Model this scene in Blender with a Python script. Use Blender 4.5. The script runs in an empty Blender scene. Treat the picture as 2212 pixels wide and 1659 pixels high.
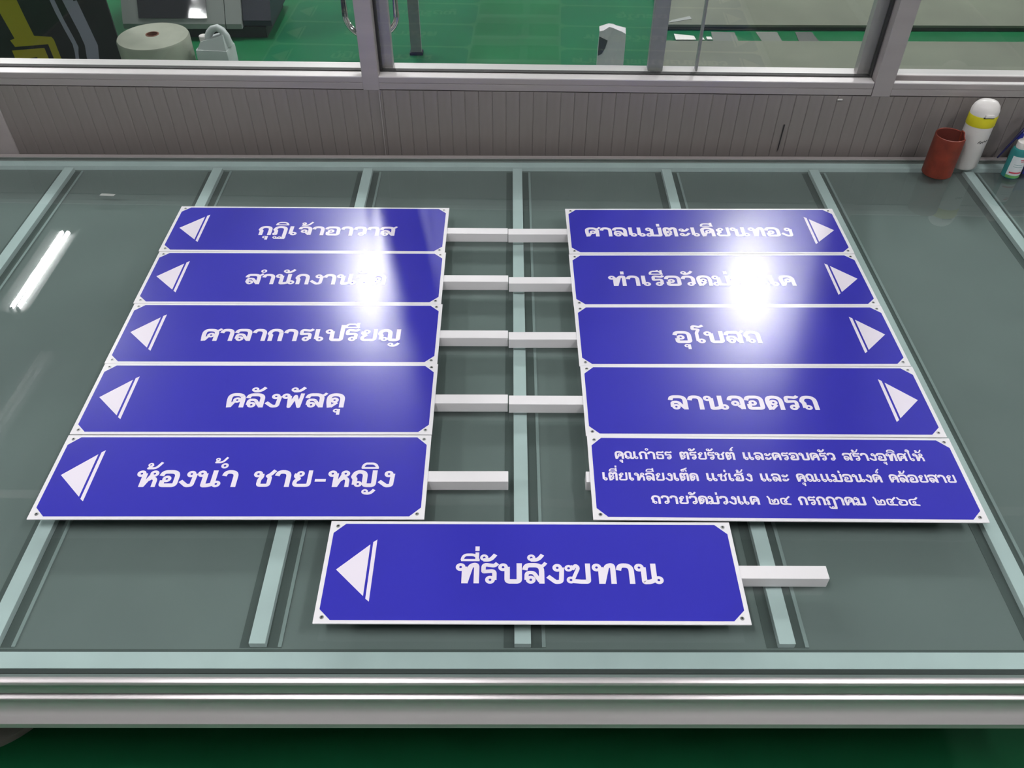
import bpy, bmesh, math, random
from mathutils import Vector, Matrix
random.seed(7)
scene = bpy.context.scene
C = scene.collection

# ------------------------------------------------------------------ camera
FPX = 1839.127
PITCH, YAW, ROLL = 0.7680667, -0.0053298, -0.0058426
cam_data = bpy.data.cameras.new('camera')
cam_data.sensor_fit = 'HORIZONTAL'
cam_data.sensor_width = 36.0
cam_data.lens = 36.0 * FPX / 2212.0
cam_data.clip_start = 0.05
cam = bpy.data.objects.new('camera', cam_data)
C.objects.link(cam)
cp, sp = math.cos(PITCH), math.sin(PITCH)
fw = Vector((0, cp, -sp)); dn = Vector((0, -sp, -cp)); rt = Vector((1, 0, 0))
r2 = rt * math.cos(ROLL) + dn * math.sin(ROLL)
d2 = -rt * math.sin(ROLL) + dn * math.cos(ROLL)
Rz = Matrix.Rotation(YAW, 3, 'Z')
r2, d2, fw = Rz @ r2, Rz @ d2, Rz @ fw
m = Matrix((r2, -d2, -fw)).transposed().to_4x4()
m.translation = Vector((0, 0, 2.04446))
cam.matrix_world = m
scene.camera = cam

# ------------------------------------------------------------------ world and exposure
world = bpy.data.worlds.new('world'); scene.world = world
world.use_nodes = True
world.node_tree.nodes['Background'].inputs[0].default_value = (0.8, 0.85, 0.9, 1)
world.node_tree.nodes['Background'].inputs[1].default_value = 0.05
scene.view_settings.view_transform = 'Standard'
scene.view_settings.look = 'None'
scene.view_settings.exposure = 0.08
scene.view_settings.gamma = 1.0
scene.view_settings.use_curve_mapping = False
scene.cycles.max_bounces = 5
scene.cycles.diffuse_bounces = 2
scene.cycles.glossy_bounces = 2
scene.cycles.transparent_max_bounces = 10
scene.cycles.caustics_reflective = False
TUBE_STRENGTH = 425.0          # row beyond the partition
TUBE_STRENGTH_NEAR = 225.0
TUBE_X = ((-4.55, -1.25, 2.25, 5.7), (-4.15, -1.05, 2.05, 5.15))
TUBE_Y = (6.75, -0.1)
TUBE_Z = 4.5

# ------------------------------------------------------------------ materials
def mat(name, col, rough=0.5, metal=0.0, spec=0.5, noise=None, bump=None, coat=0.0, emit=None, alpha=None, trans=0.0):
    """noise=(scale, amount[, stretch]) varies the colour; bump=(scale, strength)"""
    mt = bpy.data.materials.new(name); mt.use_nodes = True
    nt = mt.node_tree; p = nt.nodes['Principled BSDF']
    p.inputs['Base Color'].default_value = (*col, 1)
    p.inputs['Roughness'].default_value = rough
    p.inputs['Metallic'].default_value = metal
    p.inputs['Specular IOR Level'].default_value = spec
    p.inputs['Coat Weight'].default_value = coat
    p.inputs['Coat Roughness'].default_value = 0.08
    p.inputs['Transmission Weight'].default_value = trans
    if emit:
        p.inputs['Emission Color'].default_value = (*emit[0], 1)
        p.inputs['Emission Strength'].default_value = emit[1]
    tc = nt.nodes.new('ShaderNodeTexCoord')
    if noise:
        n = nt.nodes.new('ShaderNodeTexNoise'); n.inputs['Scale'].default_value = noise[0]
        n.inputs['Detail'].default_value = 5
        src = tc.outputs['Object']
        if len(noise) > 2:
            mp = nt.nodes.new('ShaderNodeMapping'); mp.inputs['Scale'].default_value = noise[2]
            nt.links.new(src, mp.inputs[0]); src = mp.outputs[0]
        nt.links.new(src, n.inputs['Vector'])
        rp = nt.nodes.new('ShaderNodeMapRange')
        rp.inputs['From Min'].default_value = 0.3; rp.inputs['From Max'].default_value = 0.7
        rp.inputs['To Min'].default_value = 1 - noise[1]; rp.inputs['To Max'].default_value = 1 + noise[1]
        nt.links.new(n.outputs['Fac'], rp.inputs['Value'])
        vm = nt.nodes.new('ShaderNodeVectorMath'); vm.operation = 'SCALE'
        vm.inputs[0].default_value = col
        nt.links.new(rp.outputs[0], vm.inputs['Scale'])
        nt.links.new(vm.outputs[0], p.inputs['Base Color'])
    if bump:
        n2 = nt.nodes.new('ShaderNodeTexNoise'); n2.inputs['Scale'].default_value = bump[0]
        nt.links.new(tc.outputs['Object'], n2.inputs['Vector'])
        b = nt.nodes.new('ShaderNodeBump'); b.inputs['Strength'].default_value = bump[1]
        b.inputs['Distance'].default_value = 0.01
        nt.links.new(n2.outputs['Fac'], b.inputs['Height'])
        nt.links.new(b.outputs[0], p.inputs['Normal'])
    return mt

def glass_mat(name, tint, rough=0.0, ior=1.5, dust=0.0):
    """clear sheet glass: see-through body, Fresnel mirror on the surface, a trace of dust"""
    mt = bpy.data.materials.new(name); mt.use_nodes = True
    nt = mt.node_tree; nt.nodes.clear()
    out = nt.nodes.new('ShaderNodeOutputMaterial')
    tr = nt.nodes.new('ShaderNodeBsdfTransparent'); tr.inputs[0].default_value = (*tint, 1)
    gl = nt.nodes.new('ShaderNodeBsdfGlossy'); gl.inputs['Roughness'].default_value = rough
    fr = nt.nodes.new('ShaderNodeFresnel'); fr.inputs['IOR'].default_value = ior
    mx = nt.nodes.new('ShaderNodeMixShader')
    geo = nt.nodes.new('ShaderNodeNewGeometry')          # one mirror per sheet: the outer faces reflect, the inner ones pass
    inv = nt.nodes.new('ShaderNodeMath'); inv.operation = 'SUBTRACT'; inv.inputs[0].default_value = 1.0
    mul = nt.nodes.new('ShaderNodeMath'); mul.operation = 'MULTIPLY'
    nt.links.new(geo.outputs['Backfacing'], inv.inputs[1]); nt.links.new(inv.outputs[0], mul.inputs[0]); nt.links.new(fr.outputs[0], mul.inputs[1])
    nt.links.new(mul.outputs[0], mx.inputs[0]); nt.links.new(tr.outputs[0], mx.inputs[1]); nt.links.new(gl.outputs[0], mx.inputs[2])
    last = mx
    if dust:
        df = nt.nodes.new('ShaderNodeBsdfDiffuse'); df.inputs[0].default_value = (0.7, 0.8, 0.78, 1)
        m2 = nt.nodes.new('ShaderNodeMixShader'); m2.inputs[0].default_value = dust
        nt.links.new(mx.outputs[0], m2.inputs[1]); nt.links.new(df.outputs[0], m2.inputs[2]); last = m2
    nt.links.new(last.outputs[0], out.inputs[0])
    return mt

M = {}
M['panel_white'] = mat('sign_white', (0.86, 0.84, 0.87), 0.23, spec=0.5)
M['blue'] = mat('sign_blue_film', (0.036, 0.032, 0.40), 0.23, spec=0.5)
M['letter'] = mat('sign_letter_film', (0.86, 0.80, 0.90), 0.23, spec=0.5)
M['rivet'] = mat('rivet_metal', (0.45, 0.45, 0.46), 0.35, metal=1.0)
M['rivet_core'] = mat('rivet_core', (0.05, 0.05, 0.05), 0.5, metal=0.6)
M['arm'] = mat('white_tube_paint', (0.84, 0.82, 0.84), 0.35)
M['table_glass'] = glass_mat('table_glass', (0.852, 0.910, 0.897), 0.012, 1.5, 0.02)
M['board'] = mat('under_board', (0.20, 0.210, 0.206), 0.6, noise=(3.0, 0.10))
M['lip'] = mat('lip_paint', (0.36, 0.38, 0.38), 0.5)
M['beam'] = mat('beam_paint', (0.80, 0.81, 0.83), 0.5, noise=(9, 0.06))
M['alu'] = mat('aluminium_mill', (0.40, 0.365, 0.362), 0.38, metal=0.3, noise=(25, 0.05, (0.1, 1, 1)))
M['channel'] = mat('dark_channel_gap_shade', (0.085, 0.095, 0.092), 0.6)  # channel colour, also the painted shade behind the front beam
M['alu_dark'] = mat('aluminium_frame', (0.27, 0.27, 0.255), 0.45, metal=0.2, noise=(40, 0.06))
M['bead'] = mat('aluminium_bead_lit', (0.80, 0.765, 0.765), 0.34, metal=0.25, noise=(30, 0.04, (0.1, 1, 1)))  # paler than the rail: glare on the ledge tops put into the colour
M['post_grey'] = mat('wall_post_grey', (0.36, 0.33, 0.325), 0.45, noise=(20, 0.06))
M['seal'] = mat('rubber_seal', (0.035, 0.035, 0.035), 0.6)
M['wall_panel'] = mat('aluminium_wall_panel', (0.27, 0.242, 0.232), 0.42, metal=0.3, noise=(14, 0.16, (1, 1, 0.15)))
M['wall_back'] = mat('wall_backing', (0.10, 0.09, 0.09), 0.7)
M['floor'] = mat('green_epoxy_floor', (0.007, 0.112, 0.040), 0.36, spec=0.25, noise=(1.6, 0.16), bump=(60, 0.02))
M['hall_wall'] = mat('hall_wall_paint', (0.70, 0.71, 0.70), 0.8, noise=(1.2, 0.04))
M['ceiling'] = mat('ceiling_sheet', (0.42, 0.43, 0.43), 0.7, noise=(1.0, 0.05))
M['pane'] = glass_mat('window_pane', (0.955, 0.97, 0.965), 0.0, 1.5, 0.006)
M['steel'] = mat('polished_steel', (0.70, 0.66, 0.62), 0.12, metal=1.0)
M['lamp_housing'] = mat('lamp_housing', (0.80, 0.80, 0.80), 0.5)
M['lamp_tube'] = mat('lamp_tube', (1, 1, 1), 0.5, emit=((1.0, 0.975, 0.985), TUBE_STRENGTH))
M['lamp_tube_near'] = mat('lamp_tube_near', (1, 1, 1), 0.5, emit=((1.0, 0.975, 0.985), TUBE_STRENGTH_NEAR))
M['alu_rail'] = mat('aluminium_rail', (0.66, 0.62, 0.63), 0.30, metal=0.66, noise=(25, 0.05, (0.1, 1, 1)))
M['red_cup'] = mat('rust_red_plastic', (0.165, 0.024, 0.011), 0.45, noise=(30, 0.25))
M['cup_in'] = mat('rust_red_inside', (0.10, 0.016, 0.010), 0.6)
M['bottle_white'] = mat('bottle_white', (0.78, 0.75, 0.73), 0.35)
M['yellow'] = mat('yellow_band', (0.66, 0.60, 0.02), 0.4)
M['black'] = mat('black_ink', (0.015, 0.015, 0.018), 0.5)
M['teal'] = mat('teal_gel', (0.05, 0.36, 0.36), 0.2, trans=0.4)
M['label_white'] = mat('label_white', (0.66, 0.72, 0.74), 0.5)
M['label_red'] = mat('label_red', (0.55, 0.06, 0.10), 0.5)
M['label_green'] = mat('label_green', (0.12, 0.36, 0.10), 0.5)
M['blue_plastic'] = mat('blue_plastic', (0.020, 0.030, 0.26), 0.4)
M['navy'] = mat('navy_plastic', (0.012, 0.012, 0.07), 0.4)
M['paper'] = mat('white_paper', (0.72, 0.71, 0.68), 0.7)
M['paper_grey'] = mat('grey_paper', (0.30, 0.32, 0.30), 0.7)
M['card'] = mat('grey_card', (0.15, 0.165, 0.145), 0.7)
M['card_dark'] = mat('dark_card', (0.075, 0.08, 0.075), 0.7)
M['film_roll'] = mat('film_roll', (0.36, 0.38, 0.31), 0.35, noise=(12, 0.08))
M['core'] = mat('cardboard_core', (0.16, 0.06, 0.035), 0.8)
M['jerry'] = mat('jerrycan_white', (0.56, 0.60, 0.60), 0.4, noise=(8, 0.05))
M['machine'] = mat('machine_grey', (0.28, 0.30, 0.29), 0.5)
M['machine_dark'] = mat('machine_dark_glass', (0.035, 0.035, 0.042), 0.06, spec=0.8)
M['end_block_navy'] = mat('end_block_navy', (0.018, 0.020, 0.035), 0.5)
M['banner_black'] = mat('banner_black', (0.016, 0.012, 0.016), 0.6, noise=(5, 0.4))
M['banner_yellow'] = mat('banner_yellow', (0.42, 0.36, 0.012), 0.6)
M['banner_grey'] = mat('banner_grey', (0.34, 0.33, 0.42), 0.6)
M['sheet'] = mat('grey_sheet', (0.135, 0.150, 0.112), 0.6, noise=(2.2, 0.16))
M['sheet_edge'] = mat('dark_sheet_edge', (0.03, 0.035, 0.03), 0.7)
M['foil'] = mat('dark_wrap', (0.09, 0.09, 0.09), 0.4)
M['wrap'] = mat('white_wrap', (0.74, 0.71, 0.73), 0.35, bump=(30, 0.4))
M['disc'] = mat('round_base_grey', (0.20, 0.18, 0.16), 0.6, noise=(12, 0.3))

# ------------------------------------------------------------------ mesh helpers
def obj(name, bm, material, parent=None, smooth=False):
    me = bpy.data.meshes.new(name)
    bmesh.ops.recalc_face_normals(bm, faces=bm.faces)
    bm.to_mesh(me); bm.free()
    mats = material if isinstance(material, (list, tuple)) else [material]
    for k in mats: me.materials.append(M[k])
    if smooth:
        for p in me.polygons: p.use_smooth = True
        me.set_sharp_from_angle(angle=math.radians(35))
    o = bpy.data.objects.new(name, me); C.objects.link(o)
    if parent: o.parent = parent
    return o

def box(bm, x0, x1, y0, y1, z0, z1, bev=0.0, mi=0):
    v = [bm.verts.new((x, y, z)) for z in (z0, z1) for y in (y0, y1) for x in (x0, x1)]
    fs = [bm.faces.new([v[i] for i in q]) for q in ((0, 2, 3, 1), (4, 5, 7, 6), (0, 1, 5, 4), (2, 6, 7, 3), (0, 4, 6, 2), (1, 3, 7, 5))]
    for f in fs: f.material_index = mi
    if bev:
        es = list({e for f in fs for e in f.edges})
        bmesh.ops.bevel(bm, geom=es, offset=bev, segments=2, affect='EDGES', profile=0.6)
    return bm

def B(*a, **k): return box(bmesh.new(), *a, **k)

def prism(pts, z0, z1, bm=None, mi=0):
    """polygon in xy lifted from z0 to z1"""
    bm = bm or bmesh.new()
    a = [bm.verts.new((x, y, z0)) for x, y in pts]; b = [bm.verts.new((x, y, z1)) for x, y in pts]
    n = len(pts); fs = [bm.faces.new(a[::-1]), bm.faces.new(b)]
    for i in range(n): fs.append(bm.faces.new((a[i], a[(i + 1) % n], b[(i + 1) % n], b[i])))
    for f in fs: f.material_index = mi
    return bm

def extrude_x(pts, x0, x1):
    """profile in (y, z) extruded along x"""
    bm = bmesh.new()
    a = [bm.verts.new((x0, y, z)) for y, z in pts]; b = [bm.verts.new((x1, y, z)) for y, z in pts]
    n = len(pts); bm.faces.new(a); bm.faces.new(b[::-1])
    for i in range(n): bm.faces.new((a[i], b[i], b[(i + 1) % n], a[(i + 1) % n]))
    return bm

def lathe(prof, n=40, bm=None, cx=0, cy=0, mi=0, sx=1, sy=1):
    bm = bm or bmesh.new(); rings = []
    for r, z in prof:
        if r < 1e-6: rings.append([bm.verts.new((cx, cy, z))])
        else: rings.append([bm.verts.new((cx + sx * r * math.cos(2 * math.pi * i / n), cy + sy * r * math.sin(2 * math.pi * i / n), z)) for i in range(n)])
    for a, b in zip(rings, rings[1:]):
        for i in range(n):
            j = (i + 1) % n
            if len(a) == 1 and len(b) == 1: continue
            if len(a) == 1: f = bm.faces.new((a[0], b[i], b[j]))
            elif len(b) == 1: f = bm.faces.new((a[i], a[j], b[0]))
            else: f = bm.faces.new((a[i], a[j], b[j], b[i]))
            f.material_index = mi
    return bm

def tube(path, r, n=10, bm=None, mi=0):
    bm = bm or bmesh.new(); pts = [Vector(p) for p in path]; rings = []
    up = Vector((0, 0, 1))
    for i, p in enumerate(pts):
        t = (pts[min(i + 1, len(pts) - 1)] - pts[max(i - 1, 0)]).normalized()
        u = t.cross(up)
        if u.length < 1e-3: u = t.cross(Vector((0, 1, 0)))
        u.normalize(); w = t.cross(u).normalized()
        rr = r[i] if isinstance(r, (list, tuple)) else r
        rings.append([bm.verts.new(p + rr * (u * math.cos(2 * math.pi * k / n) + w * math.sin(2 * math.pi * k / n))) for k in range(n)])
    for a, b in zip(rings, rings[1:]):
        for k in range(n):
            f = bm.faces.new((a[k], a[(k + 1) % n], b[(k + 1) % n], b[k])); f.material_index = mi
    bm.faces.new(rings[0][::-1]).material_index = mi; bm.faces.new(rings[-1]).material_index = mi
    return bm

def thing(name, label, cat, loc=(0, 0, 0), rz=0.0, group=None):
    o = bpy.data.objects.new(name, None); C.objects.link(o)
    o.empty_display_size = 0.05
    o.location = loc; o.rotation_euler = (0, 0, rz)
    o['label'] = label; o['category'] = cat
    if group: o['group'] = group
    return o

def tag(o, label, cat, group=None):
    o['label'] = label; o['category'] = cat
    if group: o['group'] = group
    return o

def struct(o):
    o['kind'] = 'structure'; return o

def dup(root, loc, rz, label=None):
    r = root.copy(); C.objects.link(r); r.location = loc; r.rotation_euler = (0, 0, rz)
    if label: r['label'] = label
    for ch in list(root.children):
        c = ch.copy(); C.objects.link(c); c.parent = r
    return r

# ------------------------------------------------------------------ the hall
HX0, HX1, HY0, HY1, HZ = -9.0, 9.0, -5.0, 12.0, 4.62
struct(obj('floor', B(HX0, HX1, HY0, HY1, -0.1, 0.0), 'floor'))
struct(obj('ceiling', B(HX0, HX1, HY0, HY1, HZ, HZ + 0.1), 'ceiling'))
struct(obj('wall_left', B(HX0 - 0.15, HX0, HY0, HY1, 0, HZ), 'hall_wall'))
struct(obj('wall_right', B(HX1, HX1 + 0.15, HY0, HY1, 0, HZ), 'hall_wall'))
struct(obj('wall_front', B(HX0, HX1, HY0 - 0.15, HY0, 0, HZ), 'hall_wall'))
struct(obj('wall_far', B(HX0, HX1, HY1, HY1 + 0.15, 0, HZ), 'hall_wall'))

# ------------------------------------------------------------------ the glazed partition behind the table
PW0, PW1 = -4.2, 4.2
PLOC, PROT = (0, 2.29, 0), math.atan(-0.02)
def place(o):
    o.location = PLOC; o.rotation_euler = (0, 0, PROT); return o
ZL = 1.0125                       # ledge height
wall = place(struct(obj('wall_back', B(PW0, PW1, 0.012, 0.085, 0.0, 0.978), 'wall_back')))
# ribbed aluminium planks, each a piece of its own
SW = 0.0388
bm = bmesh.new()
prof = [(0.0002, 0.010), (0.0002, 0.0004), (0.0022, -0.0006), (SW - 0.0030, -0.0006), (SW - 0.0014, 0.0002), (SW - 0.0002, 0.0010), (SW - 0.0002, 0.010)]
pa = [bm.verts.new((x, y, 0.0)) for x, y in prof]; pb = [bm.verts.new((x, y, 0.972)) for x, y in prof]
bm.faces.new(pa[::-1]); bm.faces.new(pb)
for i in range(len(prof)): bm.faces.new((pa[i], pa[(i + 1) % len(prof)], pb[(i + 1) % len(prof)], pb[i]))
plank0 = None
x = PW0
JOINTS = (-0.365,)
while x < PW1 - SW:
    if -1.575 < x + SW / 2 < -1.47:
        x += SW; continue
    if plank0 is None:
        plank0 = obj('panel_plank', bm, 'wall_panel', wall); o = plank0
    else:
        o = plank0.copy(); C.objects.link(o)
    o.location = (x, 0.0015, 0.001)
    x += SW
# wider plain posts of the lower wall
obj('wall_post', B(-1.585, -1.469, -0.003, 0.011, 0.0, 0.972, bev=0.002), 'post_grey', wall)
obj('joint_strip', B(-0.368, -0.3655, -0.003, 0.001, 0.0, 0.972), 'alu', wall)
# bottom frame rail in three lengths
def rail(name, x0, x1, channel=False):
    zb = ZL - .003
    pr = [(0, .976), (0, .9935), (.0016, .9942), (.0016, .9952), (0, .9958), (0, zb)]
    pr += [(.016, zb), (.016, ZL - .016), (.052, ZL - .016), (.052, zb)] if channel else []
    pr += [(.094, zb), (.094, .976)]
    o = place(struct(obj(name, extrude_x(pr, x0, x1), 'alu')))
    spans = ((.0004, .0155), (.0525, .0936)) if channel else ((.0004, .0335), (.0500, .0936))
    for ya, yb in spans:
        obj('glazing_bead', B(x0 + .0004, x1 - .0004, ya, yb, zb + .0001, ZL, bev=.0006), 'bead', o)
    return o
rail('trim_1', PW0, -0.411)
rail('trim_2', -0.365, 1.010)
rail('trim_3', 1.064, PW1, channel=True)
PT = 2.45
place(struct(obj('trim_4', B(-0.411, -0.365, 0.0, 0.094, 0.972, PT, bev=0.0015), 'alu')))
place(struct(obj('trim_5', B(1.012, 1.064, 0.0, 0.094, 0.972, PT, bev=0.0015), 'alu')))
place(struct(obj('trim_6', B(PW0, PW1, 0.0, 0.094, PT, PT + 0.06, bev=0.0015), 'alu')))
place(struct(obj('trim_7', B(PW0 - 0.05, PW0, 0.0, 0.094, 0.0, PT + 0.06, bev=0.0015), 'alu')))
place(struct(obj('trim_8', B(PW1, PW1 + 0.05, 0.0, 0.094, 0.0, PT + 0.06, bev=0.0015), 'alu')))

def dhandle(parent, sx, x0):
    # D pull handle: vertical bar with rounded returns to the stile
    pth = []
    zb, zt, R, off = 1.088, 1.62, 0.045, 0.055 * sx
    pth.append((x0 - off * 0.15, 0.088, zb - 0.002))
    for k in range(9):
        a = math.pi / 2 * k / 8
        pth.append((x0 + off - off * (1 - math.sin(a)), 0.088 + 0.03 * math.sin(a), zb + R * (1 - math.cos(a))))
    for k in range(9):
        a = math.pi / 2 * (1 - k / 8)
        pth.append((x0 + off - off * (1 - math.sin(a)), 0.088 + 0.03 * math.sin(a), zt - R * (1 - math.cos(a))))
    pth.append((x0 - off * 0.15, 0.088, zt + 0.002))
    return obj('handle', tube(pth, 0.0085, 14), 'steel', parent, smooth=True)

def window(name, x0, x1, gask, py=0.040):
    w = place(struct(obj(name, B(x0, x1, py, py + 0.006, ZL - 0.004 if gask else ZL - 0.020, PT - 0.004), 'pane')))
    if gask:
        g = bmesh.new()
        box(g, x0 + .001, x1 - .001, py - 0.006, py + 0.0095, ZL + 0.0004, ZL + 0.003)
        if gask == 2:
            box(g, x0 + .0005, x0 + .006, py - 0.006, py + 0.0095, ZL + 0.003, PT - .004)
            box(g, x1 - .006, x1 - .0005, py - 0.006, py + 0.0095, ZL + 0.003, PT - .004)
        obj('gasket', g, 'seal', w)
    else:
        obj('gasket', B(1.245, x1 - .001, 0.020, 0.036, ZL - 0.0155, ZL - 0.0095), 'seal', w)
    return w
w1 = window('window_1', PW0 + .001, -0.4115, 1)
w2 = window('window_2', -0.3645, 1.0115, 2)
w3 = window('window_3', 1.0645, PW1 - .001, 0, 0.058)
dhandle(w1, -1, -0.405)
dhandle(w2, 1, -0.372)
obj('sash_stile', B(-0.362, -0.330, 0.056, 0.084, ZL + 0.0008, PT - 0.002, bev=.0015), 'alu', w2)
obj('sash_stile', B(0.975, 1.008, 0.056, 0.084, ZL + 0.0008, PT - 0.002, bev=.0015), 'alu', w2)
obj('sash_stile', B(0.388, 0.430, 0.056, 0.084, ZL + 0.0008, PT - 0.002, bev=.0015), 'alu_dark', w2)
obj('sash_stile', B(0.523, 0.529, 0.060, 0.080, ZL + 0.0008, PT - 0.002, bev=.001), 'alu_dark', w2)
# marks on the lower wall
obj('scuff_mark', prism([(.786, .80), (.789, .808), (.7915, .886), (.788, .886)], 0.0, 0.0005), 'black', wall)
obj('torn_fleck', B(.920, .934, -.004, -.001, .962, .966, bev=.001), 'paper', wall)
mk = [c for c in wall.children if c.name == 'scuff_mark'][0]
mk.rotation_euler = (math.pi / 2, 0, 0); mk.location = (0, -0.0009, 0.0)

# ------------------------------------------------------------------ ceiling lights
def ceiling_light(mk):
    t = thing('ceiling_light', 'white twin-tube fluorescent light with reflector under the ceiling', 'light', (0, 0, 0), 0, 'ceiling tube lights')
    h = bmesh.new(); box(h, -0.03, 0.03, -0.66, 0.66, 0.055, HZ - TUBE_Z, bev=.004)
    obj('housing', h, 'lamp_housing', t)
    r = bmesh.new()
    pr = [(-.15, .0), (-.06, .052), (.06, .052), (.15, .0), (.15, .004), (.06, .0545), (-.06, .0545), (-.15, .004)]
    ra = [r.verts.new((x, -.65, z)) for x, z in pr]; rb = [r.verts.new((x, .65, z)) for x, z in pr]
    for i in range(len(pr)): r.faces.new((ra[i], ra[(i + 1) % len(pr)], rb[(i + 1) % len(pr)], rb[i]))
    r.faces.new(ra); r.faces.new(rb[::-1])
    obj('reflector', r, 'lamp_housing', t)
    for sx in (-.032, .032):
        obj('tube', tube([(sx, -0.61, .020), (sx, 0.61, .020)], 0.016, 8), mk, t, smooth=True)
        for sy in (-1, 1): obj('socket', B(sx - .012, sx + .012, min(sy * .611, sy * .640), max(sy * .611, sy * .640), .006, .0515), 'lamp_housing', t)
    return t
for TX, ty, mk in zip(TUBE_X, TUBE_Y, ('lamp_tube', 'lamp_tube_near')):
    lamp = ceiling_light(mk); lamp.location = (TX[0], ty, TUBE_Z)
    for tx, dy in zip(TX[1:], (-0.30, -0.42, 0.0)): dup(lamp, (tx, ty + dy, TUBE_Z), 0)

# ------------------------------------------------------------------ the work table
ZT = 0.80
TX0, TX1 = -1.72, 1.77
table = thing('work_table', 'long work table with green-tinted glass top over white beams and aluminium edge', 'table', (0, 0, 0))
obj('glass_top', B(TX0 + 0.01, TX1 - 0.01, 0.634, 2.231, ZT - 0.010, ZT, bev=.001), 'table_glass', table)
obj('under_board', B(TX0 + 0.01, TX1 - 0.01, 0.651, 2.226, 0.760, 0.7755), 'board', table)
BX = (-1.262, -0.836, -0.405, 0.0235, 0.4515, 0.876, 1.320)
for bx in BX:
    obj('beam', B(bx - 0.0135, bx + 0.0135, 0.6965, 2.1905, 0.7765, 0.7895, bev=.001), 'beam', table)
    obj('beam_channel', B(bx - 0.031, bx + 0.031, 0.6965, 2.1905, 0.7758, 0.7763), 'channel', table)
    obj('beam_lip', B(bx + 0.0315, bx + 0.0375, 0.6965, 2.1905, 0.7758, 0.7785), 'lip', table)
obj('front_beam', B(TX0 + 0.02, TX1 - 0.02, 0.6535, 0.682, 0.7758, 0.7895, bev=.001), 'beam', table)
obj('back_beam', B(TX0 + 0.02, TX1 - 0.02, 2.1985, 2.2255, 0.7758, 0.7895, bev=.001), 'beam', table)
obj('front_gap_shadow', B(TX0 + 0.02, TX1 - 0.02, 0.6825, 0.6935, 0.7758, 0.7766), 'channel', table)  # dark strip painted in for the gap shadow behind the front beam
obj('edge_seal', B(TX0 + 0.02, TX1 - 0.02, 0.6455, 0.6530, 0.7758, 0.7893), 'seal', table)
FP = [(.6445, .7885), (.6325, .7885), (.6325, .8022), (.6310, .8030), (.6275, .8025), (.6240, .8008), (.6222, .7975), (.6222, .7940), (.6235, .7915), (.6265, .7905),
      (.6265, .7610), (.6380, .7595), (.6380, .7495), (.6255, .7480), (.6236, .7468), (.6232, .7448), (.6242, .7428), (.6270, .7415),
      (.6280, .7330), (.6270, .7250), (.6240, .7150), (.6195, .7065), (.6140, .7000), (.6085, .6955), (.6070, .6940), (.6070, .6800), (.6500, .6780), (.6500, .7400), (.6445, .7400)]
obj('front_rail', extrude_x(FP, TX0, TX1), 'alu_rail', table, smooth=True)
BP = [(2.2245, .8032), (2.2295, .8032), (2.239, .8032), (2.2405, .8015), (2.2405, .690), (2.2275, .690), (2.2275, .7885), (2.2312, .7895), (2.2312, .8006), (2.2245, .8006)]
obj('back_rail', extrude_x(BP, TX0, TX1), 'alu', table)
obj('end_rail', B(TX0, TX0 + 0.0095, 0.641, 2.224, 0.690, 0.803), 'alu', table)
obj('end_rail', B(TX1 - 0.0095, TX1, 0.641, 2.224, 0.690, 0.803), 'alu', table)
for lx in (TX0 + 0.06, TX1 - 0.06):
    for ly in (0.72, 2.15):
        obj('leg', B(lx - .03, lx + .03, ly - .03, ly + .03, 0.0, 0.7215, bev=.002), 'alu_dark', table)

# ------------------------------------------------------------------ Thai lettering, drawn as strokes (unit: height of a consonant)
SWD = 0.215
def fillet(pts, seg=7):
    out = []
    for i, p in enumerate(pts):
        x, y = p[0], p[1]; r = p[2] if len(p) > 2 else 0
        if r and 0 < i < len(pts) - 1:
            P = Vector((x, y)); a = Vector(pts[i - 1][:2]) - P; b = Vector(pts[i + 1][:2]) - P
            k = min(r, a.length * 0.62, b.length * 0.62)
            A = P + a.normalized() * k; Bq = P + b.normalized() * k
            for s in range(seg + 1):
                t = s / seg
                out.append((A * (1 - t) ** 2 + P * 2 * t * (1 - t) + Bq * t * t)[:])
        else: out.append((x, y))
    return out
def S(*pts, w=SWD): return ('s', pts, w)
def O(x, y, ro=0.195, ri=0.055): return ('o', x, y, ro, ri)
ARCH = lambda x1: ((.05, .66), (.10, .90, .22), (x1, .91, .30))
SM = 0.155
def loop_tail(x, y, s=1.0, w=0.15):   # the small looped tail used above and beside letters
    return [('o', x, y, .145 * s, .048 * s), S((x - .02 * s, y - .095 * s), (x + .22 * s, y - .11 * s, .15 * s), (x + .40 * s, y + .14 * s), w=w * s)]
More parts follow.
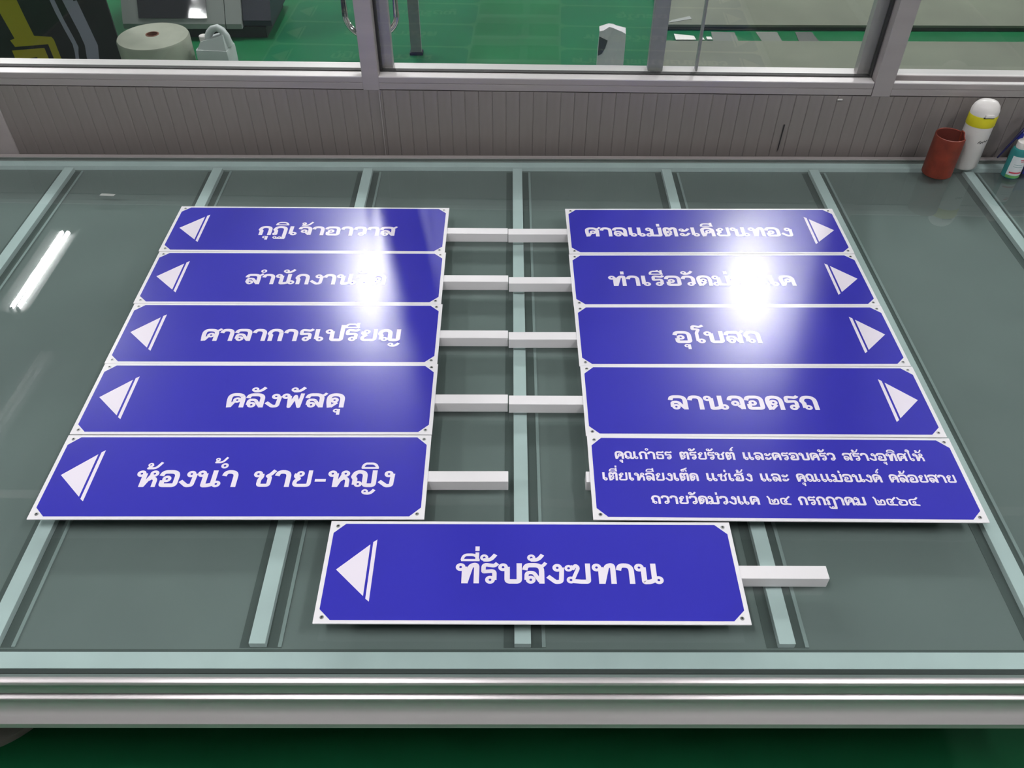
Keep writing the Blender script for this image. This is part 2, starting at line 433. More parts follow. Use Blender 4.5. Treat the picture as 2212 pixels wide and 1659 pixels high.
G = {
 'ก': (.80, [S((.17, 0), (.17, .47), (.08, .62), (.17, .91, .24), (.66, .91, .32), (.66, 0))]),
 'ค': (.86, [S((.17, 0), (.10, .55, .2), (.13, .91, .30), (.73, .91, .34), (.73, 0)), S((.20, .05), (.34, .40), w=.16), O(.47, .52)]),
 'ด': (.86, [S((.19, 0), (.10, .50, .2), (.13, .91, .30), (.73, .91, .34), (.73, 0)), S((.23, .04), (.50, .36), w=.16), O(.37, .52)]),
 'ต': (.88, [S((.19, 0), (.10, .50, .2), (.12, .92, .24), (.33, .91, .1), (.43, .79), (.53, .91, .1), (.75, .92, .24), (.75, 0)), S((.23, .04), (.50, .33), w=.16), O(.38, .49, .17, .055)]),
 'ศ': (.90, [S((.17, 0), (.10, .55, .2), (.13, .91, .30), (.73, .89, .30), (.73, 0)), S((.20, .05), (.34, .36), w=.16), O(.47, .48), S((.62, .84), (.80, .86, .1), (.90, 1.02), w=.15)]),
 'ถ': (.82, [S((.15, .14), (.15, .47), (.07, .62), (.16, .91, .24), (.68, .91, .32), (.68, 0)), O(.31, .175, .175, .055)]),
 'ณ': (1.32, [S((.15, .14), (.15, .47), (.07, .62), (.16, .91, .24), (.60, .91, .30), (.60, .10, .1), (.86, .13)), O(.31, .175, .175, .055), O(1.10, .18, .175, .055), S((.94, 1), (.94, .15))]),
 'ง': (.70, [S((.03, .36), (.34, .08, .06), (.56, .10, .10), (.60, .80), w=.19), O(.42, .78)]),
 'จ': (.76, [S(*ARCH(.64), (.63, .04)), S((.62, .07), (.44, .30), w=.16), O(.31, .45)]),
 'ช': (.90, [O(.14, .77), S((.31, .78), (.33, .60, .08), (.24, .45, .08), (.24, .10, .12), (.68, .10, .12), (.68, .56), (.58, .66), (.70, .76, .06), (.86, 1.0), w=.185)]),
 'ซ': (.92, [O(.14, .72, .165, .05), S((.24, .84), (.30, .70), (.38, .90, .06), (.36, .58, .08), (.27, .45, .08), (.27, .10, .12), (.70, .10, .12), (.70, .56), (.60, .66), (.72, .76, .06), (.88, 1.0), w=.17)]),
 'ญ': (1.16, [S((.15, .14), (.15, .47), (.07, .62), (.16, .91, .24), (.58, .91, .30), (.58, .10, .12), (.99, .10, .12), (.99, 1)), O(.31, .175, .175, .055), ('o', .66, -.27, .145, .048), S((.64, -.36), (.90, -.39, .15), (1.06, -.15), w=.15)]),
 'ฎ': (.84, [S((.18, .14), (.18, .47), (.09, .62), (.18, .91, .24), (.70, .91, .32), (.70, -.34)), O(.15, .14, .15, .05), ('o', .44, -.26, .13, .045), S((.12, -.16), (.24, -.34, .1), (.44, -.36), (.78, -.36), w=.15)]),
 'ฏ': (.84, [S((.18, .14), (.18, .47), (.09, .62), (.18, .91, .24), (.70, .91, .32), (.70, -.34)), O(.15, .14, .15, .05), ('o', .20, -.24, .12, .045), ('o', .47, -.27, .12, .045), S((.16, -.34), (.78, -.36), w=.13)]),
 'ท': (.94, [O(.15, .80), S((.315, .82), (.315, 0)), S((.35, .02), (.56, .86, .10), (.80, .95, .22), (.80, 0))]),
 'ธ': (.78, [S((.74, 1.0), (.60, .88, .08), (.12, .93, .16), (.12, .56, .04), (.64, .60, .16), (.64, .10, .08), (.14, .10, .06), (.14, .40), w=.185)]),
 'น': (1.06, [O(.15, .80), S((.315, .82), (.315, .09, .05), (.56, .10, .1), (.74, .20)), O(.88, .185), S((.72, 1), (.72, .17))]),
 'บ': (.94, [O(.15, .80), S((.315, .82), (.315, .10, .12), (.80, .10, .12), (.80, 1))]),
 'ป': (.94, [O(.15, .80), S((.315, .82), (.315, .10, .12), (.80, .10, .12), (.80, 1.36))]),
 'พ': (1.06, [O(.15, .80), S((.315, .82), (.37, .05), (.59, .80), (.81, .05), (.89, 1), w=.18)]),
 'ม': (.96, [O(.15, .80), S((.315, .82), (.315, .14)), O(.15, .180), S((.30, .12), (.82, .10, .1), (.82, 1))]),
 'ย': (.90, [O(.33, .79, .175, .055), S((.17, .80), (.12, .64, .10), (.30, .50, .03), (.14, .36, .10), (.14, .10, .14), (.76, .10, .14), (.76, 1), w=.185)]),
 'ร': (.70, [S((.66, 1.0), (.54, .87, .08), (.10, .94, .16), (.10, .58, .04), (.54, .62, .14), (.54, .17), w=.18), O(.37, .180)]),
 'ล': (.86, [S(*ARCH(.72), (.72, 0)), O(.28, .185), S((.11, .18), (.12, .54, .14), (.40, .54, .10), (.66, .10), w=.165)]),
 'ส': (.90, [S(*ARCH(.72), (.72, 0)), O(.28, .185), S((.11, .18), (.12, .54, .14), (.40, .54, .10), (.66, .10), w=.165), S((.60, .82), (.78, .86, .1), (.90, 1.03), w=.15)]),
 'ว': (.74, [S(*ARCH(.60), (.60, .17)), O(.43, .180)]),
 'า': (.70, [S(*ARCH(.56), (.56, 0))]),
 'ห': (.98, [O(.15, .80), S((.315, .82), (.315, 0)), S((.36, .04), (.62, .72), w=.17), O(.72, .80), S((.52, .42), (.66, .56, .06), (.84, .48, .14), (.84, 0), w=.185)]),
 'อ': (.88, [S(*ARCH(.74), (.74, .10, .14), (.15, .10, .10), (.15, .40)), O(.32, .48)]),
 'ฮ': (.94, [S((.05, .60), (.10, .84, .2), (.74, .84, .28), (.74, .10, .14), (.15, .10, .10), (.15, .34)), O(.32, .42), S((.40, .80), (.62, .90, .1), (.84, 1.04), w=.15)]),
 'ฆ': (1.08, [O(.14, .76, .165, .055), S((.22, .88), (.32, .74), (.42, .93, .10), (.53, .78, .08), (.30, .22), w=.15), O(.21, .18, .17, .055), S((.30, .13), (.62, .10), (.91, .10, .08), (.91, 1), w=.2)]),
 'ะ': (.70, loop_tail(.20, .72, 1.1, .16) + loop_tail(.20, .22, 1.1, .16)),
 'เ': (.56, [S((.15, 1), (.15, .17)), O(.32, .180)]),
 'แ': (1.06, [S((.15, 1), (.15, .17)), O(.32, .180), S((.66, 1), (.66, .17)), O(.83, .180)]),
 'โ': (.56, [S((.60, 1.48), (.42, 1.36, .08), (.08, 1.44, .12), (.06, 1.16, .04), (.36, 1.16, .1), (.22, .86, .1), (.22, .17), w=.17), O(.39, .180)]),
 'ใ': (.54, [S((.24, .17), (.24, 1.12, .1), (.34, 1.30, .1), (.20, 1.46, .1), (.06, 1.40), w=.17), O(.40, .180), ('o', .12, 1.30, .15, .05)]),
 '-': (.62, [S((.07, .40), (.55, .40), w=.16)]),
 ' ': (.62, []),
 '๒': (1.0, [S((.04, 1.02), (.18, .74), (.16, .10, .14), (.90, .10, .14), (.90, .64, .20), (.62, .66, .2), (.60, .34), w=.165), O(.50, .36, .155, .05), S((.42, .5), (.36, .66)  , w=.13)]),
 '๔': (.96, [S((.94, .06), (.62, .10), (.14, .08, .22), (.12, .74, .26), (.66, .72, .16), (.90, 1.0), w=.165), O(.52, .40, .165, .05), S((.56, .22), (.66, .08), w=.13)]),
 '๕': (.98, [S((.96, .06), (.64, .10), (.14, .08, .22), (.12, .74, .26), (.50, .76, .1), (.58, .60), (.70, .76, .06), (.94, 1.0), w=.165), O(.52, .40, .165, .05), S((.56, .22), (.66, .08), w=.13)]),
 '๖': (.90, [S((.06, 1.0), (.20, .72, .1), (.46, .66), (.80, .66, .22), (.80, .10, .24), (.14, .08, .22), (.14, .40), w=.165), O(.27, .42, .165, .05)]),
}
DOME = [S((-.68, 1.145), (-.62, 1.42, .24), (-.12, 1.42, .24), (-.02, 1.145), w=.13), S((-.72, 1.155), (.03, 1.155), w=.11)]
def tho(x, y, s=.85):
    return [('o', x, y + .06 * s, .125 * s, .042 * s), S((x + .10 * s, y + .06 * s), (x - .06 * s, y - .15 * s), (x + .28 * s, y - .14 * s, .14 * s), (x + .48 * s, y + .22 * s), w=.13 * s)]
MARK = {   # x measured from the right end of the carrying letter
 'ั': (loop_tail(-.52, 1.28, 1.15, .15)),
 'ิ': DOME,
 'ี': DOME + [S((-.07, 1.12), (-.07, 1.55), w=.15)],
 'ื': DOME + [S((-.05, 1.12), (-.05, 1.55), w=.12), S((-.25, 1.36), (-.25, 1.55), w=.12)],
 'ุ': [('o', -.27, -.22, .135, .046), S((-.16, -.10), (-.16, -.50), w=.15)],
 'ู': [('o', -.46, -.24, .135, .046), S((-.48, -.33), (-.22, -.37, .14), (-.10, -.10), w=.15)],
 '่': [S((-.13, 1.12), (-.13, 1.42), w=.19)],
 '่h': [S((-.07, 1.62), (-.07, 1.86), w=.17)],
 '้': tho(-.50, 1.27, 1.0),
 '้h': tho(-.40, 1.62, .85),
 '็': [('o', -.40, 1.26, .13, .045), S((-.50, 1.16), (-.62, 1.34, .12), (-.42, 1.46, .1), (-.14, 1.38, .1), (-.12, 1.14), w=.12), S((-.36, 1.44), (-.02, 1.62), w=.12)],
 '์': [('o', -.20, 1.26, .14, .046), S((-.20, 1.38), (-.18, 1.46, .05), (.04, 1.66), w=.13)],
 'ํ': [('o', -.06, 1.28, .165, .06)],
}
UPPER = 'ัิีืํ'
def layout(text):
    out, x, up, last_adv = [], 0.0, False, 0.8
    i = 0
    while i < len(text):
        c = text[i]
        if c in G:
            out.append((G[c][1], x)); x += G[c][0] + 0.035; up = False
        elif c == 'ำ':
            out.append((MARK['ํ'], x)); out.append((G['า'][1], x)); x += G['า'][0] + 0.035; up = False
        else:
            k = c
            nxt = text[i + 1] if i + 1 < len(text) else ''
            if c in '่้' and (up or nxt == 'ำ'): k = c + 'h'
            dx = -0.06 if text[i - 1] not in 'ป' else -0.16
            out.append((MARK[k], x - 0.10 + (0.06 if nxt == 'ำ' else 0)))
            if c in UPPER: up = True
        i += 1
    return out, x - 0.07
ZC = [0]
def zoff():
    ZC[0] = (ZC[0] + 1) % 120          # overlapping pieces of a letter lie a hair apart
    return ZC[0] * 3e-6
def stroke_mesh(bm, pts, w, X, z):
    pts = fillet(pts); P = [Vector(X(p)) for p in pts]
    # drop repeats
    Q = [P[0]]; L = [Vector(pts[0])]
    for p, l in zip(P[1:], pts[1:]):
        if (p - Q[-1]).length > 1e-6: Q.append(p); L.append(Vector(l))
    n = len(L)
    def quad(a, b, na, nb):
        zz = z + zoff()
        vs = [bm.verts.new((*X(q), zz)) for q in (a + na, a - na, b - nb, b + nb)]
        bm.faces.new(vs)
    nrm = []
    for i in range(n - 1):
        d = (L[i + 1] - L[i]).normalized(); nrm.append(Vector((-d.y, d.x)))
    h = w / 2
    for i in range(n - 1):
        na = nb = nrm[i] * h
        if i > 0:
            c = nrm[i - 1].dot(nrm[i])
            if c > 0.75: mm = (nrm[i - 1] + nrm[i]); na = mm.normalized() * (h / max(0.5, math.sqrt((1 + c) / 2)))
        if i < n - 2:
            c = nrm[i + 1].dot(nrm[i])
            if c > 0.75: mm = (nrm[i + 1] + nrm[i]); nb = mm.normalized() * (h / max(0.5, math.sqrt((1 + c) / 2)))
            else:
                zz = z + zoff()
                cv = [bm.verts.new((*X(L[i + 1] + Vector((math.cos(a), math.sin(a))) * h), zz)) for a in [2 * math.pi * k / 14 for k in range(14)]]
                bm.faces.new(cv)
        quad(L[i], L[i + 1], na, nb)
def ring_mesh(bm, cx, cy, ro, ri, X, z, n=20):
    z += zoff()
    a = [bm.verts.new((*X((cx + ro * math.cos(2 * math.pi * k / n), cy + ro * math.sin(2 * math.pi * k / n))), z)) for k in range(n)]
    b = [bm.verts.new((*X((cx + ri * math.cos(2 * math.pi * k / n), cy + ri * math.sin(2 * math.pi * k / n))), z)) for k in range(n)]
    for k in range(n): bm.faces.new((a[k], a[(k + 1) % n], b[(k + 1) % n], b[k]))
def lettering(text, x0, x1, yb, xh, z):
    items, W = layout(text); sx = (x1 - x0) / W
    bm = bmesh.new()
    for shapes, ox in items:
        X = lambda p, ox=ox: (x0 + (p[0] + ox) * sx, yb + p[1] * xh)
        for sh in shapes:
            if sh[0] == 's': stroke_mesh(bm, sh[1], sh[2], X, z)
            else: ring_mesh(bm, sh[1], sh[2], sh[3], sh[4], X, z)
    for f in bm.faces:
        f.normal_update()
        if f.normal.z < 0: f.normal_flip()
    me = bpy.data.meshes.new('lettering'); bm.to_mesh(me); bm.free()
    me.materials.append(M['letter'])
    o = bpy.data.objects.new('lettering', me); C.objects.link(o)
    return o

# ------------------------------------------------------------------ the signs
ARM = 0.0254
ZA = ZT + 0.0004
ZP = ZA + ARM                 # underside of the sheet
TH = 0.0026
def flat(name, pts, z, mk, parent):
    bm = bmesh.new(); f = bm.faces.new([bm.verts.new((x, y, z)) for x, y in pts])
    f.normal_update()
    if f.normal.z < 0: f.normal_flip()
    me = bpy.data.meshes.new(name); bm.to_mesh(me); bm.free(); me.materials.append(M[mk])
    o = bpy.data.objects.new(name, me); C.objects.link(o); o.parent = parent; return o

def sign(label, x, y, a, arrow, lines, arm):
    """arrow -1 left, +1 right, 0 none; arm=(x from, x to) of the square tube under the sheet, in sign coordinates"""
    t = thing('direction_sign', label, 'sign', (x, y, ZA), a, 'blue direction signs on the glass table')
    z0, z1 = ARM, ARM + TH
    obj('panel', B(-.35, .35, -.1005, .1005, z0, z1, bev=.0006), 'panel_white', t)
    c, e, k = .3425, .0945, .0195
    flat('blue_field', [(-c + k, e), (c - k, e), (c, e - k), (c, -e + k), (c - k, -e), (-c + k, -e), (-c, -e + k), (-c, e - k)], z1 + .0002, 'blue', t)
    if arrow:
        s = -arrow
        flat('arrow_head', [(-.327 * s, .0), (-.2755 * s, .0508), (-.2755 * s, -.0508)], z1 + .0005, 'letter', t)
        flat('arrow_bar', [(-.2712 * s, .0556), (-.2647 * s, .0610), (-.2647 * s, -.0610), (-.2712 * s, -.0556)], z1 + .0005, 'letter', t)
    for (txt, xa, xb, yb, xh) in lines:
        full = layout(txt)[1]; done = ''
        for word in txt.split(' '):              # each word is a piece of film of its own
            a0 = layout(done)[1] + 0.07 if done else 0.0
            a1 = a0 + layout(word)[1]
            k_ = (xb - xa) / full
            o = lettering(word, xa + a0 * k_, xa + a1 * k_, yb, xh, z1 + .0005); o.parent = t
            done += word + ' '
    for rx in (-.3366, .3366):
        for ry in (-.0895, .0895):
            bmr = lathe([(.0034, z1), (.0034, z1 + .0006), (.0028, z1 + .0011), (.0016, z1 + .0011)], 14, None, rx, ry)
            lathe([(.0016, z1 + .0011), (.0014, z1 + .0005), (0, z1 + .0004)], 14, bmr, rx, ry, 1)
            lathe([(0, z0 - .004), (.0016, z0 - .0038), (.0016, z0)], 8, bmr, rx, ry, 0)
            obj('rivet', bmr, ['rivet', 'rivet_core'], t)
    obj('mounting_tube', B(arm[0], arm[1], -.0127, .0127, 0.0, ARM - .0003, bev=.0011), 'arm', t)
    return t
XH, YB = .0396, -.0285
sign("blue left-arrow sign reading กุฏิเจ้าอาวาส (abbot's residence), at the wall end of its column", -.50676, 1.82275, -.0057, -1, [('กุฏิเจ้าอาวาส', -.1241, .2210, -.0300, XH)], (-.33, .5035))
sign('blue left-arrow sign reading สำนักงานวัด (temple office), second from the wall in its column', -.50423, 1.62132, -.0007, -1, [('สำนักงานวัด', -.1145, .2145, -.0295, XH)], (-.33, .5025))
sign('blue left-arrow sign reading ศาลาการเปรียญ (sermon hall), middle one of its column', -.50078, 1.41934, .0001, -1, [('ศาลาการเปรียญ', -.1687, .2655, YB, XH)], (-.33, .4990))
sign('blue left-arrow sign reading คลังพัสดุ (store room), the shortest left-arrow wording', -.49867, 1.21811, .0013, -1, [('คลังพัสดุ', -.0680, .1681, YB, XH)], (-.33, .4970))
sign('blue left-arrow sign reading ห้องน้ำ ชาย-หญิง (toilets), the wording with a hyphen', -.49891, 1.01488, .0021, -1, [('ห้องน้ำ ชาย-หญิง', -.1851, .2880, YB, XH)], (-.33, .4985))
sign('blue right-arrow sign reading ศาลแม่ตะเคียนทอง (shrine), the longest single word', .49681, 1.82017, .0057, 1, [('ศาลแม่ตะเคียนทอง', -.3051, .2184, -.0275, XH)], (-.4990, .33))
sign('blue right-arrow sign reading ท่าเรือวัดม่วงแค (temple pier), second from the wall in its column', .49667, 1.61714, .0059, 1, [('ท่าเรือวัดม่วงแค', -.2607, .1760, -.0270, XH)], (-.4970, .33))
sign('blue right-arrow sign reading อุโบสถ (ordination hall), the shortest wording of all', .49809, 1.41600, .0037, 1, [('อุโบสถ', -.1378, .0516, YB, XH)], (-.4985, .33))
sign('blue right-arrow sign reading ลานจอดรถ (car park), next to the sign without arrow', .49988, 1.21481, -.0025, 1, [('ลานจอดรถ', -.1763, .1219, -.0290, XH)], (-.4995, .33))
sign('blue sign without arrow bearing three lines of small white Thai lettering', .50057, 1.01264, -.0075, 0, [
    ('คุณกำธร ตรัยรัชต์ และครอบครัว สร้างอุทิศให้', -.3002, .2844, .0408, .0192),
    ('เตี่ยเหลียงเต็ด แซ่เฮ้ง และ คุณแม่อนงค์ คล้อยสาย', -.3277, .3256, -.0113, .0192),
    ('ถวายวัดม่วงแค ๒๕ กรกฎาคม ๒๕๖๔', -.2422, .2391, -.0650, .0192)], (-.357, .33))
sign('blue left-arrow sign reading ที่รับสังฆทาน (offerings), lying alone by the table front rail', .03840, .80952, -.0023, -1, [('ที่รับสังฆทาน', -.1249, .2176, -.0262, XH)], (-.33, .4985))

# ------------------------------------------------------------------ things standing on the table
# rust-red cup cut from a pipe
cup = thing('pen_cup', 'rust-red plastic cup with a chipped rim beside the white bottle', 'cup', (1.2135, 2.156, ZT))
R_ = .0405
bm = lathe([(0, .0005), (R_ - .002, .0005), (R_, .003), (R_, .117), (R_ - .0012, .1185), (R_ - .003, .117)], 48)
for v in bm.verts:   # chipped, uneven rim
    if v.co.z > .1:
        a = math.atan2(v.co.y, v.co.x)
        if -0.7 < a < 0.15: v.co.z -= .009 * math.sin((a + 0.7) / 0.85 * math.pi)
        if 0.1 < a < 0.45: v.co.z += .004
obj('body', bm, 'red_cup', cup, smooth=True)
bm = lathe([(0, .004), (R_ - .003, .004), (R_ - .003, .117)], 48)
for v in bm.verts:
    if v.co.z > .1:
        a = math.atan2(v.co.y, v.co.x)
        if -0.7 < a < 0.15: v.co.z -= .009 * math.sin((a + 0.7) / 0.85 * math.pi)
        if 0.1 < a < 0.45: v.co.z += .004
obj('inside', bm, 'cup_in', cup, smooth=True)
obj('shard', prism([(0, 0), (.006, .002), (.014, .030), (.008, .034)], 0, .002), 'red_cup', cup)
sh_ = [c for c in cup.children if c.name == 'shard'][0]
sh_.rotation_euler = (math.radians(75), 0, math.radians(20)); sh_.location = (.030, .006, .090)

# white powder bottle
bt = thing('powder_bottle', 'white bottle with domed cap and yellow band behind the red cup', 'bottle', (1.305, 2.1985, ZT))
R_ = .0375
obj('body', lathe([(0, .0005), (R_ - .004, .0005), (R_, .006), (R_, .128), (R_ + .0005, .130)], 48, sy=.86), 'bottle_white', bt, smooth=True)
obj('band', lathe([(R_ + .0008, .1300), (R_ + .0012, .1315), (R_ + .0012, .158), (R_ + .0004, .160)], 48, sy=.86), 'yellow', bt, smooth=True)
cap = obj('cap', lathe([(R_ + .0002, .160), (R_, .172), (R_ - .004, .184), (R_ - .012, .193), (R_ - .024, .1975), (0, .199)], 48, sy=.86), 'bottle_white', bt, smooth=True)
obj('lid_tab', B(-.012, .012, -.0362, -.026, .1615, .170, bev=.002), 'bottle_white', cap)
obj('lid_gap', B(-.014, .014, -.0335, -.028, .1598, .1612), 'black', cap)
# handwritten scrawl
scr = bmesh.new(); pts = [(-.012, .086), (-.007, .093), (-.005, .085), (-.001, .091), (.001, .086), (.006, .092), (.010, .088), (.017, .093)]
def onb(px, pz):
    a = -math.pi / 2 + px / R_ + .25
    return ((R_ + .0006) * math.cos(a), (R_ + .0006) * math.sin(a) * .86, pz)
tube([onb(*p) for p in pts], .0008, 6, scr)
obj('scrawl', scr, 'black', bt)

# hand-sanitiser spray
sb = thing('spray_bottle', 'small teal spray bottle with white cap and printed label', 'bottle', (1.4145, 2.140, ZT))
obj('body', lathe([(0, .0005), (.020, .0005), (.0235, .004), (.0235, .078), (.021, .086), (.0125, .092), (.0115, .096)], 36), 'teal', sb, smooth=True)
def wrap(r, a0, a1, z0, z1, mk, name, n=16, par=sb):
    bm = bmesh.new(); rows = []
    for zz in (z0, z1): rows.append([bm.verts.new((r * math.cos(a0 + (a1 - a0) * k / n), r * math.sin(a0 + (a1 - a0) * k / n), zz)) for k in range(n + 1)])
    for k in range(n): bm.faces.new((rows[0][k], rows[0][k + 1], rows[1][k + 1], rows[1][k]))
    return obj(name, bm, mk, par, smooth=True)
lab = wrap(.0239, math.radians(-150), math.radians(-15), .014, .070, 'label_white', 'label')
wrap(.0242, math.radians(-95), math.radians(-40), .060, .063, 'label_red', 'print', par=lab)
wrap(.0242, math.radians(-90), math.radians(-60), .056, .0575, 'label_red', 'print', par=lab)
wrap(.0242, math.radians(-125), math.radians(-75), .046, .0468, 'teal', 'print', par=lab)
wrap(.0242, math.radians(-125), math.radians(-65), .040, .0408, 'teal', 'print', par=lab)
wrap(.0242, math.radians(-135), math.radians(-50), .020, .0245, 'label_red', 'print', par=lab)
wrap(.0239, math.radians(-150), math.radians(-15), .006, .0135, 'label_green', 'green_stripe')
cp_ = obj('cap', lathe([(.0165, .088), (.017, .090), (.017, .106), (.0145, .109), (.0085, .112), (.0085, .126), (0, .126)], 30), 'bottle_white', sb, smooth=True)
obj('spray_head', B(-.010, .010, -.016, .009, .1262, .140, bev=.003), 'bottle_white', sb)

# blue plastic caddy at the table end
cd = thing('plastic_caddy', 'blue plastic caddy with slanted dark blue handle by the wall', 'caddy', (1.455, 2.150, ZT))
bm = bmesh.new()
box(bm, 0, .16, 0, .078, .0005, .004); box(bm, 0, .16, 0, .004, .004, .052); box(bm, 0, .16, .074, .078, .004, .075)
box(bm, 0, .004, .004, .074, .004, .060); box(bm, .156, .16, .004, .074, .004, .060)
obj('tray', bm, 'blue_plastic', cd)
obj('handle', tube([(-.046, .070, .012), (-.030, .072, .045), (-.010, .074, .085), (.020, .076, .140), (.060, .0765, .175), (.11, .0765, .175)], [.0022, .0028, .0036, .0055, .006, .006], 10), 'navy', cd, smooth=True)
obj('handle_web', prism([(-.016, .070), (.012, .115), (.020, .132), (.030, .100), (.010, .065)], 0, .003), 'blue_plastic', cd)
hw = [c for c in cd.children if c.name.startswith('handle_web')][0]; hw.rotation_euler = (math.pi / 2, 0, 0); hw.location = (0, .0765, 0)

# scrap of paper
o = obj('paper_scrap', prism([(-.021, -.006), (.019, -.008), (.021, .002), (-.018, .005)], 0, .0006), 'paper_grey')
o.location = (-1.093, 2.027, ZT + .0003); tag(o, 'tiny pale paper scrap lying on the table glass', 'scrap')

# ------------------------------------------------------------------ under the table
o = obj('round_base', lathe([(0, .055), (.085, .055), (.09, .048), (.094, .040), (.100, .040), (.104, .046), (.120, .045), (.124, .036), (.130, .036), (.134, .042), (.188, .030), (.2, .022), (.203, .010), (.2, .0)], 64), 'disc', None, smooth=True)
o.location = (-1.302, 1.042, 0.0005); tag(o, 'round grey ridged base disc on the green floor under the table', 'base')

# ------------------------------------------------------------------ the room beyond the partition
# roll of film
rl = thing('film_roll', 'thick pale roll of plastic film standing on end beside the jerrycan', 'roll', (-1.845, 4.42, 0))
obj('film', lathe([(.034, .0), (.178, .0), (.182, .006), (.182, .262), (.177, .272), (.110, .279), (.034, .281), (.034, .0)], 56), 'film_roll', rl, smooth=True)
obj('core', lathe([(.028, .0), (.0335, .0), (.0335, .283), (.028, .283), (.028, .20), (0, .20)], 32), 'core', rl, smooth=True)

# jerrycan
jc = thing('jerrycan', 'white plastic jerrycan with moulded handle beside the film roll', 'jerrycan', (-1.535, 4.42, 0), math.radians(-6))
bm = bmesh.new(); box(bm, -.088, .088, -.065, .065, .0005, .225, bev=.022)
obj('body', bm, 'jerry', jc, smooth=True)
bm = bmesh.new()
vsb = [bm.verts.new(p) for p in ((-.08, -.058, .214), (.08, -.058, .214), (.08, .058, .214), (-.08, .058, .214))]
vst = [bm.verts.new(p) for p in ((-.060, -.034, .252), (.066, -.030, .292), (.066, .030, .292), (-.060, .034, .252))]
bm.faces.new(vst)
for k in range(4): bm.faces.new((vsb[k], vsb[(k + 1) % 4], vst[(k + 1) % 4], vst[k]))
obj('shoulder', bm, 'jerry', jc, smooth=True)
obj('handle', tube([(-.030, 0, .258), (-.014, 0, .288), (.008, 0, .310), (.034, 0, .317), (.056, 0, .304), (.070, 0, .276), (.078, 0, .226)], [.020, .019, .018, .018, .019, .021, .022], 12), 'jerry', jc, smooth=True)
obj('cap', lathe([(.021, .246), (.022, .250), (.022, .272), (.019, .275), (0, .275)], 24, None, -.052, 0), 'bottle_white', jc, smooth=True)

# machine with dark glass front
mc = thing('floor_machine', 'grey machine with dark glass front panel behind the film roll', 'machine', (0, 5.05, 0))
MPR = [(0, .062), (0, .090), (.413, .80), (.55, .80), (.55, .062)]
obj('body', extrude_x(MPR, -2.262, -1.665), 'machine', mc)
fg = obj('front_glass', B(-2.165, -1.765, -.006, -.0008, 0.03, .74, bev=.001), 'machine_dark', mc)
fg.location = (0, 0, .090); fg.rotation_euler = (-math.atan(.413 / .71), 0, 0)
obj('side_cover', extrude_x(MPR, -1.66, -1.570), 'machine', mc)
obj('navy_end_block', extrude_x([(.03, .07), (.03, .10), (.43, .79), (.55, .79), (.55, .07)], -1.565, -1.40), 'end_block_navy', mc)  # navy block added to fill the dark area right of the side cover
obj('under_machine_shadow', B(-2.23, -1.44, .03, .52, .001, .0615), 'black', mc)  # black box added as the shadow under the machine

# printed black board with yellow and grey graphics
bd = thing('printed_board', 'black printed board with yellow block lettering and curved grey stripes', 'board', (-2.44, 4.56, 0))
obj('board', B(-.62, .345, 0, .012, 0.0, .85), 'banner_black', bd)
def onboard(name, pts, mk):
    """pts in board x, z; lies proud on the front face"""
    bm = bmesh.new(); f = bm.faces.new([bm.verts.new((x, -.0012, z)) for x, z in pts]); f.normal_update()
    if f.normal.y > 0: f.normal_flip()
    me = bpy.data.meshes.new(name); bm.to_mesh(me); bm.free(); me.materials.append(M[mk])
    q = bpy.data.objects.new(name, me); C.objects.link(q); q.parent = bd; return q
BPX = (('yellow_print', 'banner_yellow', [(-.335, .46), (-.205, .46), (-.190, .300), (-.180, .215), (-.090, .210), (-.082, .195), (-.078, .02), (-.118, .02), (-.122, .170), (-.305, .155), (-.318, .19), (-.290, .200)]),
       ('yellow_print', 'banner_yellow', [(-.330, .135), (-.150, .150), (-.145, .02), (-.205, .02), (-.208, .100), (-.330, .080)]),
       ('grey_print', 'banner_grey', [(.050, .46), (.074, .46), (.094, .30), (.114, .20), (.120, .155), (.108, .12), (.100, .08), (.100, .02), (.080, .02), (.080, .08), (.090, .125), (.094, .17), (.080, .24), (.062, .34)]),
       ('grey_print', 'banner_grey', [(.112, .46), (.170, .46), (.178, .395), (.196, .40), (.214, .27), (.228, .165), (.212, .10), (.206, .02), (.140, .02), (.146, .10), (.158, .165), (.150, .24), (.128, .36)]))
for nm, mk, pts in BPX: onboard(nm, [(x + (.085 if 'yellow' in nm else 0), z) for x, z in pts], mk)

# grey post
ps = thing('floor_post', 'slim grey steel post with black foot on the green floor', 'post', (-.535, 4.86, 0))
obj('shaft', B(-.030, .030, -.02, .02, .0145, 2.6, bev=.002), 'alu_dark', ps)
obj('foot', B(-.038, .038, -.028, .028, 0.0, .0143, bev=.003), 'black', ps)

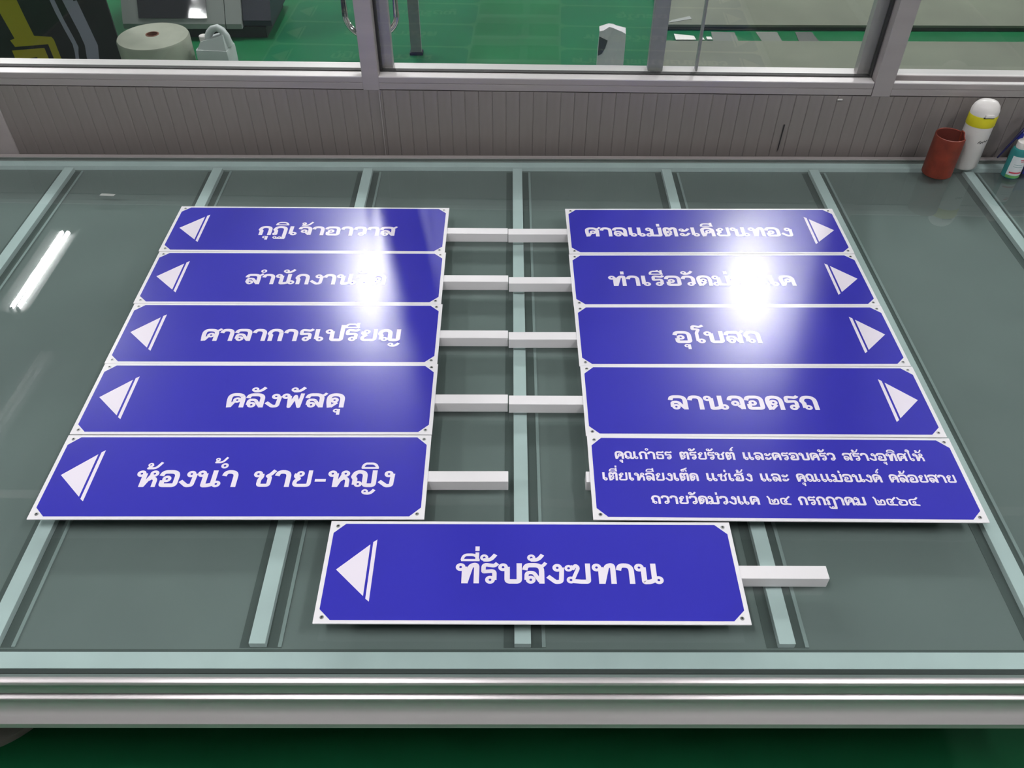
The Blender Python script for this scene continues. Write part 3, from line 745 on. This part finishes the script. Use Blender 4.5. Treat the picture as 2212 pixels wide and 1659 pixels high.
# white wrapped carton
wr = thing('wrapped_carton', 'tall white plastic-wrapped carton with torn crumpled top on green floor', 'carton', (.532, 4.42, 0), math.radians(-4))
bm = bmesh.new(); nx = 7
tops = [.318, .322, .345, .338, .333, .328, .316]
def ring_at(z, sc=1.0, top=False):
    vs = []
    for k in range(nx): vs.append((-.068 * sc + .136 * sc * k / (nx - 1), -.045 * sc, (tops[k] if top else z)))
    for k in range(nx): vs.append((.068 * sc - .136 * sc * k / (nx - 1), .045 * sc, (tops[nx - 1 - k] - .012 if top else z)))
    return [bm.verts.new((x + random.uniform(-.002, .002), y + random.uniform(-.002, .002), z + (random.uniform(-.006, .006) if top else 0))) for x, y, z in vs]
rs = [ring_at(.0005), ring_at(.10), ring_at(.2), ring_at(.28), ring_at(.32, 1.0, True)]
for a, b in zip(rs, rs[1:]):
    for k in range(2 * nx): bm.faces.new((a[k], a[(k + 1) % (2 * nx)], b[(k + 1) % (2 * nx)], b[k]))
bm.faces.new(rs[0][::-1]); bm.faces.new(rs[-1])
obj('wrapping', bm, 'wrap', wr)
bm = bmesh.new(); bm.faces.new([bm.verts.new((x, -.0485, z)) for x, z in ((-.069, .296), (-.024, .276), (-.034, .235), (-.050, .205), (-.069, .195))])
obj('dark_tear', bm, 'foil', wr)

# grey sheets on the floor
o = obj('floor_sheet', B(.86, 4.4, 3.55, 5.03, .0005, .012, bev=.001), 'sheet'); tag(o, 'thin grey-green sheet lying flat on the floor before the thicker one', 'sheet')
st = thing('sheet_stack', 'thick grey-green sheet with dark front edge lying on the floor', 'sheet', (0, 0, 0))
obj('sheet', B(.94, 4.4, 5.215, 7.2, .020, .034, bev=.001), 'sheet', st)
obj('edge', B(.945, 4.395, 5.22, 7.19, .0005, .0195), 'sheet_edge', st)
def scrap(pts, z, lab, mk):
    o = obj('paper_offcut', prism(pts, z, z + .002), mk); tag(o, lab, 'offcut', 'paper offcuts between the floor sheets'); return o
scrap([(.985, 5.04), (1.105, 5.04), (1.10, 5.095), (.985, 5.125)], .0125, 'large white wedge-shaped paper offcut on the floor', 'paper')
scrap([(1.125, 5.045), (1.155, 5.040), (1.150, 5.09), (1.135, 5.085)], .0125, 'tiny white paper offcut beside the wedge-shaped one', 'paper')
scrap([(1.172, 5.045), (1.203, 5.045), (1.200, 5.085), (1.172, 5.085)], .0125, 'small square white paper offcut on the floor', 'paper')
scrap([(.96, 5.235), (1.115, 5.30), (1.11, 5.345), (.99, 5.28)], .0345, 'pale paper offcut on top of the thicker sheet', 'paper_grey')
scrap([(1.21, 5.05), (1.36, 5.05), (1.36, 5.18), (1.22, 5.19)], .0005, 'grey card offcut next to the white square one', 'card')
scrap([(1.50, 5.05), (1.62, 5.05), (1.62, 5.19), (1.49, 5.19)], .0005, 'grey card offcut between two bare patches of floor', 'card')
scrap([(1.72, 5.05), (1.84, 5.05), (1.83, 5.19), (1.73, 5.19)], .0005, 'dark grey card offcut among paler ones', 'card_dark')
